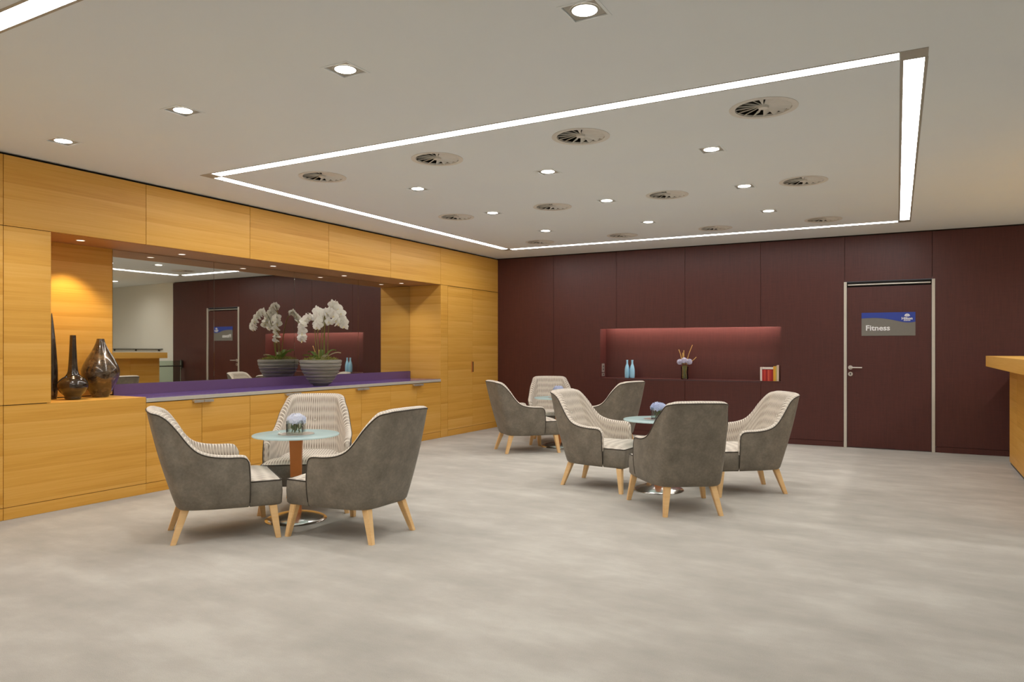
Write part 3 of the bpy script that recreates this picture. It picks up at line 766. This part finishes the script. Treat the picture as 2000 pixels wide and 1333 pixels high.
    tube(bm, [(x, y, .394) for x, y in P[1:-1]], .004, 6); out['seat_piping'] = mesh_of('seat_piping', bm, 'pipe', 'all')
    # button
    bm = B(); bmesh.ops.create_uvsphere(bm, u_segments=12, v_segments=8, radius=.011)
    p = inner(cols[len(cols) // 2], .665)
    for v in bm.verts: v.co = Vector((v.co.x * .5, v.co.y, v.co.z)) + p + Vector((.002, 0, 0))
    out['button'] = mesh_of('button', bm, 'alu_pale', 'all')
    return out
def leg_mesh(top, foot, ts, fs, name='leg'):
    bm = B(); a = [bm.verts.new((foot[0] + sx * fs / 2, foot[1] + sy * fs / 2, .0005)) for sx, sy in o4]
    b = [bm.verts.new((top[0] + sx * ts / 2, top[1] + sy * ts / 2, top[2])) for sx, sy in o4]
    bm.faces.new(a[::-1]); bm.faces.new(b)
    for k in range(4): bm.faces.new((a[k], a[(k + 1) % 4], b[(k + 1) % 4], b[k]))
    bmesh.ops.bevel(bm, geom=[e for e in bm.edges if abs(e.verts[0].co.z - e.verts[1].co.z) > .1], offset=.004, segments=2, affect='EDGES')
    return mesh_of(name, bm, 'beech')
CH = chair_meshes()
LEGS = [leg_mesh((.280, s * .284, .2145), (.310, s * .322, 0), .05, .033) for s in (-1, 1)] + [leg_mesh((-.250, s * .178, .2145), (-.322, s * .216, 0), .05, .033) for s in (-1, 1)]
for me in CH.values(): me.transform(Matrix.Translation((0, 0, -.0135)))
def make_chair(x, y, deg, label, group):
    t = thing('lounge_chair', label, 'chair', (x, y, 0), math.radians(deg), group)
    for k, me in CH.items(): inst(k, me, t)
    for me in LEGS: inst('leg', me, t)
    return t
G1, G2, G3 = 'chairs round the nearest table by the wood wall', 'chairs round the table in front of the lit shelf', 'chairs round the farthest table by the corner'
CHAIRS = [(-4.1275, 3.355, 56.5, 'grey leather lounge chair at the front left, its back to the wooden plinth', G1),
          (-3.341, 3.806, 180, 'grey lounge chair seen from behind at the right of the nearest glass table', G1),
          (-4.212, 4.248, -53, 'lounge chair showing its striped front behind the nearest glass table', G1),
          (-2.475, 6.226, -3.5, 'lounge chair turned right with striped inside, left of the middle table', G2),
          (-1.608, 5.63, 125, 'grey lounge chair showing its full leather back, nearest in the right group', G2),
          (-1.335, 6.592, 214, 'lounge chair farthest right, facing left, striped inside showing', G2),
          (-4.158, 7.849, 48, 'farther grey lounge chair beside the wooden wardrobe, seen from its side', G3),
          (-4.22, 8.74, -58, 'farthest lounge chair showing its striped front, against the brown wall', G3),
          (-3.30, 8.30, 165, 'lounge chair seen from behind at the right of the farthest table', G3)]
for c in CHAIRS: make_chair(*c)

# ------------------------------------------------------------------ tables with flowers
TABLES = [(-3.96, 3.86, 'nearest round frosted glass table on a steel foot', 'nearest table by the wood wall'),
          (-3.955, 8.36, 'farthest round frosted glass table, partly hidden by chairs', 'farthest table'),
          (-1.964, 6.235, 'round frosted glass table in the middle group before the shelf', 'middle table')]
bm = B(); lathe(bm, [(.001, .617), (.304, .617), (.31, .62), (.31, .627), (.306, .63), (.101, .63), (.1, .6295), (.001, .6295)], 64, cap=False); me_top = mesh_of('table_top', bm, 'frost', True)
bm = B(); lathe(bm, [(.001, .6170), (.001, .612), (.105, .612), (.108, .614), (.108, .6165), (.001, .6168)][1:], 40, cap=False); me_plate = mesh_of('mounting_plate', bm, 'steel', True)
bm = B(); lathe(bm, [(.001, .6300), (.13, .6303), (.13, .6322), (.001, .6322)], 48, cap=False); me_ins = mesh_of('centre_disc', bm, 'steel', True)
bm = B()
lv = [(.05, .037, .024), (.15, .036, .023), (.30, .037, .023), (.45, .040, .024), (.56, .044, .026), (.6118, .047, .03)]
rg = [[bm.verts.new((x * a, y * b, z)) for x, y in o4] for z, a, b in lv]
for a, b in zip(rg, rg[1:]):
    for k in range(4): bm.faces.new((a[k], a[(k + 1) % 4], b[(k + 1) % 4], b[k]))
bm.faces.new(rg[0][::-1]); bm.faces.new(rg[-1]); bmesh.ops.bevel(bm, geom=[e for e in bm.edges if abs(e.verts[0].co.z - e.verts[1].co.z) > .03], offset=.004, segments=2, affect='EDGES')
me_colm = mesh_of('column', bm, 'column', 40)
bm = B(); lathe(bm, [(.218, .0005), (.222, .004), (.219, .010), (.200, .021), (.165, .034), (.12, .045), (.07, .053), (.05, .055), (.001, .055)], 48, cap=False); me_base = mesh_of('foot', bm, 'chrome', 50)
# glass cube
def cube_mesh():
    bm = B(); s, hgt, wl_ = .058, .098, .004
    def sq(r, z): return [bm.verts.new((x * r, y * r, z)) for x, y in o4]
    R = [sq(s, 0), sq(s, hgt), sq(s - wl_, hgt), sq(s - wl_, .008)]
    for a, b in zip(R, R[1:]):
        for k in range(4): bm.faces.new((a[k], a[(k + 1) % 4], b[(k + 1) % 4], b[k]))
    bm.faces.new(R[0][::-1]); bm.faces.new(R[-1]); return mesh_of('glass_cube', bm, 'glass')
me_cube = cube_mesh()
def floret(bm, p, n, r, rng):
    u, v = frame_at(n); a0 = rng.uniform(0, PI)
    c = bm.verts.new(p)
    for k in range(4):
        a = a0 + k * PI / 2; d = u * math.cos(a) + v * math.sin(a); e = u * math.cos(a + PI / 2) + v * math.sin(a + PI / 2)
        q = [bm.verts.new(p + d * r * .55 + e * r * .42 + n * r * .10), bm.verts.new(p + d * r * 1.05 + n * r * rng.uniform(.02, .28)), bm.verts.new(p + d * r * .55 - e * r * .42 + n * r * .10)]
        bm.faces.new((c, q[0], q[1], q[2]))
def cluster(bm, c, rx, rz, cnt, fr, seed, zmin=-.35):
    rng = random.Random(seed); c = Vector(c); k = 0; i = 0
    while k < cnt and i < cnt * 4:
        z = 1 - 2 * (i + .5) / (cnt * (1.0 if zmin < -.9 else 1.5)); i += 1
        if z < zmin: break
        a = i * 2.39996; rr = math.sqrt(max(0, 1 - z * z)); n = Vector((rr * math.cos(a), rr * math.sin(a), z))
        n2 = (n + Vector((rng.uniform(-.25, .25), rng.uniform(-.25, .25), rng.uniform(-.2, .25)))).normalized()
        floret(bm, c + Vector((n.x * rx, n.y * rx, n.z * rz)) * rng.uniform(.88, 1.06), n2, fr, rng); k += 1
def hydrangea(seed, mats, name):
    bm = B(); cluster(bm, (0, 0, .098), .066, .046, 100, .018, seed)
    return mesh_of(name, bm, mats)
for i, (x, y, lab, where) in enumerate(TABLES):
    rz = [math.radians(35), .4, math.radians(12)][i]
    t = thing('cafe_table', lab, 'table', (x, y, 0), rz, 'round glass tables')
    inst('foot', me_base, t); inst('column', me_colm, t); inst('mounting_plate', me_plate, t); inst('table_top', me_top, t); inst('centre_disc', me_ins, t)
    zt = .6326
    v = thing('cube_vase', 'small clear glass cube vase on the %s' % where, 'vase', (x, y, zt), [.55, .3, .2][i], 'glass cube vases on the tables')
    inst('glass_cube', me_cube, v)
    hcol = ['pale blue and white', 'light blue', 'light blue'][i]
    f = thing('hydrangea', '%s hydrangea in the glass cube on the %s' % (hcol, where.split(' by')[0]), 'flower', (x, y, zt), .3 * i, 'hydrangeas on the tables')
    inst('flower_head', hydrangea(i + 3, ['hydra_white', 'hydra', 'hydra'][i], 'flower_head'), f, kind='stuff')
    for k in range(5):
        a = k * 1.256 + i; bm = B(); tube(bm, [(.03 * math.cos(a), .03 * math.sin(a), .010), (.02 * math.cos(a + .4), .02 * math.sin(a + .4), .05), (.012 * math.cos(a), .012 * math.sin(a), .10)], .0035, 6)
        put('stem', bm, 'stem', f, local=True, smooth='all')
    for k in range(3):
        a = k * 2.1 + .4; bm = B()
        L3 = [Vector((.012 * math.cos(a), .012 * math.sin(a), .02)), Vector((.036 * math.cos(a), .036 * math.sin(a), .045)), Vector((.038 * math.cos(a), .038 * math.sin(a), .078))]
        sd = Vector((-math.sin(a), math.cos(a), 0))
        q = [[bm.verts.new(p + sd * wv * s) for s in (-1, 1)] for p, wv in zip(L3, (.006, .018, .004))]
        for aa, bb in zip(q, q[1:]): bm.faces.new((aa[0], aa[1], bb[1], bb[0]))
        put('leaf', bm, 'leaf', f, local=True)
bm = B(); rng = random.Random(5)
for k in range(3): floret(bm, Vector((.008 * math.cos(k * 2.1), .008 * math.sin(k * 2.1), .004 + .003 * k)), Vector((math.cos(k * 2.1) * .4, math.sin(k * 2.1) * .4, .9)).normalized(), .013, rng)
pt = put('fallen_blossom', bm, 'petal'); pt.location = (-3.96 - .058, 3.86 - .10, .6335)
tag(pt, 'small white blossom lying beside the cube vase on the nearest table', 'blossom')

# ------------------------------------------------------------------ vases on the plinth
def vase(name, label, x, y, prof, mat, seg=48):
    P = catmull([(r, 0, z) for r, z in prof], 4); t = thing(name, label, 'vase', (x, y, .838), 0)
    bm = B(); pr = [(max(.001, p.x), p.z) for p in P]; lathe(bm, [(.001, .0006), (pr[0][0] * .8, .0006)] + pr, seg, cap=False); put('body', bm, mat, t, smooth=60, local=True)
    return t, pr
def vase_mouth(t, r, z):
    bm = B(); lathe(bm, [(r, z), (r - .003, z + .0015), (r - .006, z), (r - .007, z - .06), (.001, z - .061)], 32, cap=False); put('mouth', bm, 'glaze_dark', t, smooth=60, local=True)
t, p = vase('cone_vase', 'tall slim black cone vase half hidden behind the wooden panel', -6.215, 3.352, [(.036, .002), (.043, .06), (.045, .15), (.044, .25), (.038, .36), (.028, .49), (.016, .61), (.005, .70), (.001, .715)], 'glaze_dark')
t, p = vase('bottle_vase', 'dark bronze vase with round body and long straight neck', -6.040, 3.425, [(.056, .002), (.060, .012), (.062, .03), (.085, .055), (.106, .085), (.113, .115), (.107, .145), (.083, .175), (.055, .198), (.040, .225), (.034, .27), (.029, .36), (.0245, .46), (.0225, .53)], 'glaze_dark')
vase_mouth(t, .0225, .53)
t, p = vase('teardrop_vase', 'large bronze teardrop vase with a narrow mouth', -6.150, 3.722, [(.062, .002), (.075, .025), (.105, .085), (.134, .145), (.148, .195), (.149, .225), (.138, .270), (.112, .325), (.080, .380), (.054, .43), (.036, .475), (.029, .505)], 'glaze')
vase_mouth(t, .029, .505)

# ------------------------------------------------------------------ orchid bowl on the worktop
px, py, pz = -5.985, 6.215, .8312
t = thing('planter_bowl', 'ribbed grey stoneware bowl standing on the purple worktop', 'planter', (px, py, pz))
prof = [(.08, .001), (.085, .004)]
for k in range(7):
    z0 = .012 + k * .0405; z1 = z0 + .034
    def R(z): q = min(1, z / .295); return .082 + .152 * math.sin(q * PI / 2) ** .85
    prof += [(R(z0) - .005, z0), (R(z0 + .005) + .004, z0 + .003), (R(z1) + .007, z1 - .003), (R(z1) + .004, z1 + .002), (R(z1) - .006, z1 + .004)]
prof += [(.234, .297), (.222, .298), (.215, .28), (.001, .272)]
bm = B(); lathe(bm, prof, 56, cap=False); put('bowl', bm, 'pot', t, smooth=50, local=True)
bm = B(); rng = random.Random(2)
for k in range(420):
    a = rng.uniform(0, 2 * PI); r = .205 * math.sqrt(rng.random()); z = .290 + .03 * (1 - (r / .21) ** 2) + rng.uniform(0, .015)
    p0 = Vector((r * math.cos(a), r * math.sin(a), z)); n = Vector((rng.uniform(-.8, .8), rng.uniform(-.8, .8), 1)).normalized(); u, v = frame_at(n); s = rng.uniform(.007, .016)
    bm.faces.new([bm.verts.new(p0 + u * s * .5), bm.verts.new(p0 + v * s * .4), bm.verts.new(p0 + n * s * 1.5), bm.verts.new(p0 - u * s * .5)])
put('moss', bm, 'moss', t, local=True, kind='stuff')
bm = B(); lathe(bm, [(.219, .286), (.15, .298), (.001, .304)], 32, cap=False); put('soil', bm, 'moss', t, smooth='all', local=True)
def blossom_mesh(seed):
    rng = random.Random(seed); bm = B(); R_ = .047
    def pet(a, ln, wd, cup, zoff):
        d = Vector((0, math.cos(a), math.sin(a))); e = Vector((0, -math.sin(a), math.cos(a))); g_ = []
        for i in range(5):
            tt = i / 4; w_ = wd * math.sin(PI * min(.97, .12 + tt * .86)) ** .7
            g_.append([bm.verts.new(d * ln * tt + e * w_ * s + Vector((zoff + cup * tt * tt - .008 * abs(s) * (1 - tt) + rng.uniform(-.002, .002), 0, 0))) for s in (-1, 0, 1)])
        for a_, b_ in zip(g_, g_[1:]):
            for k in range(2): bm.faces.new((a_[k], a_[k + 1], b_[k + 1], b_[k]))
    for a in (PI / 2, PI / 2 + 2.2, PI / 2 - 2.2): pet(a + rng.uniform(-.1, .1), R_, .017, -.008, -.003)
    for a in (.18, PI - .18): pet(a, R_ * 1.02, .028, .004, .002)
    n0 = len(bm.faces); pet(-PI / 2, .02, .007, .016, .005)
    bm.faces.ensure_lookup_table()
    for f in bm.faces[n0:]: f.material_index = 1
    return mesh_of('blossom', bm, ['petal', 'lip'], 'all')
BL = [blossom_mesh(s) for s in range(4)]
rr = Vector((math.cos(YAW), math.sin(YAW), 0)); ff = Vector((-math.sin(YAW), math.cos(YAW), 0))
orch = thing('orchid', 'white moth orchid with arching flower sprays in the ribbed bowl', 'plant', (px, py, pz + .292))
rng = random.Random(11)
def spray(base, path, nb, f0):
    """path: (right, toward camera, up) offsets from the bowl centre at soil height"""
    P = [Vector(base)] + [rr * a - ff * b + Vector((0, 0, c)) for a, b, c in path]
    C = catmull(P, 6); bm = B(); tube(bm, C, [.005 - .003 * i / len(C) for i in range(len(C))], 6); put('stem', bm, 'stem', orch, smooth='all', local=True)
    L0 = int(len(C) * f0)
    for k in range(nb):
        u = L0 + (len(C) - 1 - L0) * (k + .3) / nb; i = min(len(C) - 2, int(u)); p = C[i].lerp(C[i + 1], u - i); dr = (C[i + 1] - C[i]).normalized()
        s = rng.uniform(1.05, 1.32)
        side = dr.cross(Vector((0, 0, 1))); side = side.normalized() if side.length > .05 else ff.copy()
        face = (-ff * rng.uniform(.3, 1.1) + side * (1 if k % 2 else -1) * rng.uniform(.2, .9) + Vector((rng.uniform(-.25, .25), rng.uniform(-.25, .25), rng.uniform(-.35, .15))) + dr * .3).normalized()
        if face.x < 0 and rng.random() < .55: face.x *= -.6; face.normalize()
        q = face.to_track_quat('X', 'Z').to_matrix().to_4x4()
        m = Matrix.Translation(p + face * .018 + Vector((0, 0, -.008))) @ q @ Matrix.Rotation(rng.uniform(-.35, .35), 4, 'X') @ Matrix.Scale(s, 4)
        inst('blossom', BL[k % 4], orch, m)
    for k in range(2):
        e = C[-1] + Vector((0, 0, -.012 - .02 * k)) + rr * .012 * (1 if P[-1].dot(rr) > 0 else -1) * k
        bm = B(); bmesh.ops.create_uvsphere(bm, u_segments=10, v_segments=6, radius=.010 - .002 * k, matrix=Matrix.Translation(e)); put('bud', bm, 'bud', orch, smooth='all', local=True)
spray(rr * .00 + ff * .02, [(.005, -.01, .25), (.04, -.01, .50), (.12, 0, .655), (.20, .02, .62), (.265, .03, .50), (.285, .03, .40)], 14, .5)
spray(rr * .05 - ff * .01, [(.05, .02, .22), (.06, .03, .44), (.10, .05, .575), (.17, .08, .54), (.215, .10, .43)], 11, .5)
spray(-rr * .05, [(-.055, .02, .20), (-.065, .03, .40), (-.11, .05, .505), (-.17, .06, .46), (-.195, .07, .34), (-.19, .07, .24)], 13, .48)
spray(-rr * .015 - ff * .03, [(-.02, .05, .25), (-.01, .09, .45), (.0, .15, .57), (.025, .21, .55), (.035, .26, .46), (.04, .28, .38)], 12, .5)
spray(rr * .02 + ff * .04, [(.02, -.06, .25), (.02, -.10, .47), (.02, -.17, .58), (.0, -.23, .55), (-.01, -.27, .45)], 8, .55)
spray(rr * .085, [(.09, .03, .2), (.10, .03, .38), (.115, .05, .46)], 2, .85)
for k, (a, ln, up, wd, mt) in enumerate([(.2, .20, .09, .03, 'leaf_pale'), (.75, .17, .12, .028, 'leaf'), (2.6, .18, .10, .034, 'leaf'), (3.3, .17, .06, .03, 'leaf'), (4.3, .13, .05, .03, 'leaf'), (5.4, .16, .06, .03, 'leaf_pale'), (1.7, .15, .12, .03, 'leaf')]):
    d = rr * math.cos(a) + ff * math.sin(a); e = Vector((0, 0, 1)).cross(d); bm = B(); gg = []
    for i in range(7):
        tt = i / 6; w_ = wd * math.sin(PI * (.15 + .84 * tt)) ** .8; c = d * (.03 + ln * tt) + Vector((0, 0, -.005 + up * math.sin(PI * .62 * tt)))
        gg.append([bm.verts.new(c + e * w_ * s + Vector((0, 0, .012 * abs(s)))) for s in (-1, 0, 1)])
    for A_, B_ in zip(gg, gg[1:]):
        for j in range(2): bm.faces.new((A_[j], A_[j + 1], B_[j + 1], B_[j]))
    put('leaf', bm, mt, orch, smooth='all', local=True)

# ------------------------------------------------------------------ things on the lit shelf
def bw(s, y, z=NZ0): return tuple(BM @ Vector((s, y, z)))
bp = catmull([(.030, 0, .001), (.035, 0, .012), (.037, 0, .07), (.035, 0, .13), (.026, 0, .175), (.016, 0, .205), (.0135, 0, .235), (.0155, 0, .262), (.0145, 0, .268)], 3)
bm = B(); lathe(bm, [(.001, .0008)] + [(p.x, p.z) for p in bp] + [(.010, .268), (.010, .25), (.001, .249)], 28, cap=False); me_bot = mesh_of('body', bm, 'bottle', 50)
for s, lab in ((2.135, 'left one of two pale blue bottles on the lit shelf'), (2.213, 'right one of two pale blue bottles on the lit shelf')):
    t = thing('blue_bottle', lab, 'bottle', bw(s, .09), 0, 'pale blue bottles on the lit shelf'); inst('body', me_bot, t)
vs_ = bw(2.985, .10)
t = thing('flower_vase', 'clear glass vase of green stems on the lit shelf', 'vase', vs_)
bm = B(); lathe(bm, [(.001, .001), (.046, .001), (.05, .006), (.046, .09), (.052, .18), (.048, .18), (.042, .09), (.045, .01), (.001, .009)], 32, cap=False); put('glass_body', bm, 'glass', t, smooth=40, local=True)
f = thing('shelf_bouquet', 'bouquet of lilac hydrangeas and golden twigs in the shelf vase', 'flower', (vs_[0], vs_[1], vs_[2] + .011))
for k in range(12):
    a = k * .53; r0_, r1_ = .034, .03; bm = B(); tube(bm, [(r0_ * math.cos(a), r0_ * math.sin(a), 0), (.012 * math.cos(a + .5), .012 * math.sin(a + .5), .085), (r1_ * math.cos(a + .8), r1_ * math.sin(a + .8), .185)], .0055, 6)
    put('stem', bm, 'stem', f, smooth='all', local=True)
for k, (a, b, c) in enumerate([(-.065, -.01, .235), (.002, -.035, .258), (.07, -.01, .24)]):
    bm = B(); cluster(bm, (a, b, c), .040, .038, 46, .014, 20 + k, -.95); put('flower_head', bm, 'lilac', f, local=True, kind='stuff')
for P in ([(-.03, 0, .2), (-.06, .01, .33), (-.085, .0, .41)], [(.02, 0, .2), (.055, .01, .34), (.11, .0, .475)], [(.03, 0, .2), (.12, 0, .26), (.165, 0, .305)], [(-.02, .02, .2), (-.03, .02, .30), (-.035, .02, .365)], [(-.01, .01, .2), (-.02, .02, .31), (-.02, .03, .40)]):
    bm = B(); C = catmull(P, 4); tube(bm, C, [.011 - .006 * i / len(C) if P[0][0] in (-.02, -.01) else .007 - .003 * i / len(C) for i in range(len(C))], 6); put('twig', bm, 'gold', f, smooth='all', local=True)
# books
def bookmat(name, c): return plain(name, srgb(*c), .6)
reds = [bookmat('book_red_%d' % i, c) for i, c in enumerate([(176, 40, 34), (196, 58, 44), (160, 34, 32), (204, 84, 60), (182, 44, 38), (150, 30, 30)])]
BK = [(.026, .186, bookmat('book_white', (228, 214, 204)), 'white paperback, leftmost on the lit shelf')]
for i, l in enumerate(['first', 'second', 'third', 'fourth', 'fifth', 'sixth']):
    BK.append((.0235, .152 + .002 * (i % 3), reds[i], '%s red paperback from the left on the lit shelf' % l))
BK += [(.030, .198, bookmat('book_orange', (226, 164, 52)), 'orange yellow book at the right of the red ones'),
       (.016, .204, bookmat('book_olive', (196, 180, 96)), 'thin olive book between the orange and cream ones'),
       (.026, .214, bookmat('book_cream', (232, 206, 184)), 'cream book standing rightmost on the lit shelf')]
s = 4.022
def book(w_, hgt, mat, label, loc, rz, lying=False, deep=.13):
    t = thing('book', label, 'book', loc, rz, 'books on the lit shelf')
    bm = B(); k = .002; a = w_ - .0008
    box(bm, 0, k, 0, deep, .0005, hgt, .0005); box(bm, a - k, a, 0, deep, .0005, hgt, .0005); box(bm, k, a - k, 0, k, .0005, hgt)
    if lying:
        bmesh.ops.rotate(bm, cent=(0, 0, 0), matrix=Matrix.Rotation(PI / 2, 3, 'Y'), verts=bm.verts); bmesh.ops.translate(bm, vec=(0, 0, w_), verts=bm.verts)
    put('cover', bm, mat, t, local=True)
    bm = B(); box(bm, k + .0003, a - k - .0003, k + .0003, deep - .004, .004, hgt - .003)
    if lying:
        bmesh.ops.rotate(bm, cent=(0, 0, 0), matrix=Matrix.Rotation(PI / 2, 3, 'Y'), verts=bm.verts); bmesh.ops.translate(bm, vec=(0, 0, w_), verts=bm.verts)
    put('pages', bm, 'paper', t, local=True)
for i, (wd, hg, mt, lab) in enumerate(BK):
    book(wd, hg, mt, lab, bw(s, .03 + (.004 * (i % 2)), NZ0 + .0003), TH)
    if i == 1: s_red = s
    s += wd
book(.026, .139, bookmat('book_pale', (224, 212, 202)), 'pale book lying flat on top of the red paperbacks', bw(s_red + .001, .035, NZ0 + .158), TH, lying=True)
# socket plates on the left cheek of the shelf niche
t = thing('wall_socket', 'metal switch and socket plates on the left cheek of the lit shelf', 'socket', bw(NS0, .12, .84), TH)
for z0, z1 in ((.842, .892), (.905, 1.03)):
    bm = B(); box(bm, NS0 + .0003, NS0 + .008, .07, .17, z0, z1, .002); bmesh.ops.transform(bm, matrix=BM, verts=bm.verts); pl = put('plate', bm, 'alu', t)
    for zz in ([.867] if z0 < .9 else [.945, .99]):
        bm = B(); lathe(bm, [(.017, .0), (.017, .0015), (.001, .0015)], 20, cap=False)
        bmesh.ops.transform(bm, matrix=BM @ Matrix.Translation((NS0 + .0082, .12, zz)) @ Matrix.Rotation(PI / 2, 4, 'Y'), verts=bm.verts); put('insert', bm, 'rail_dark', pl)
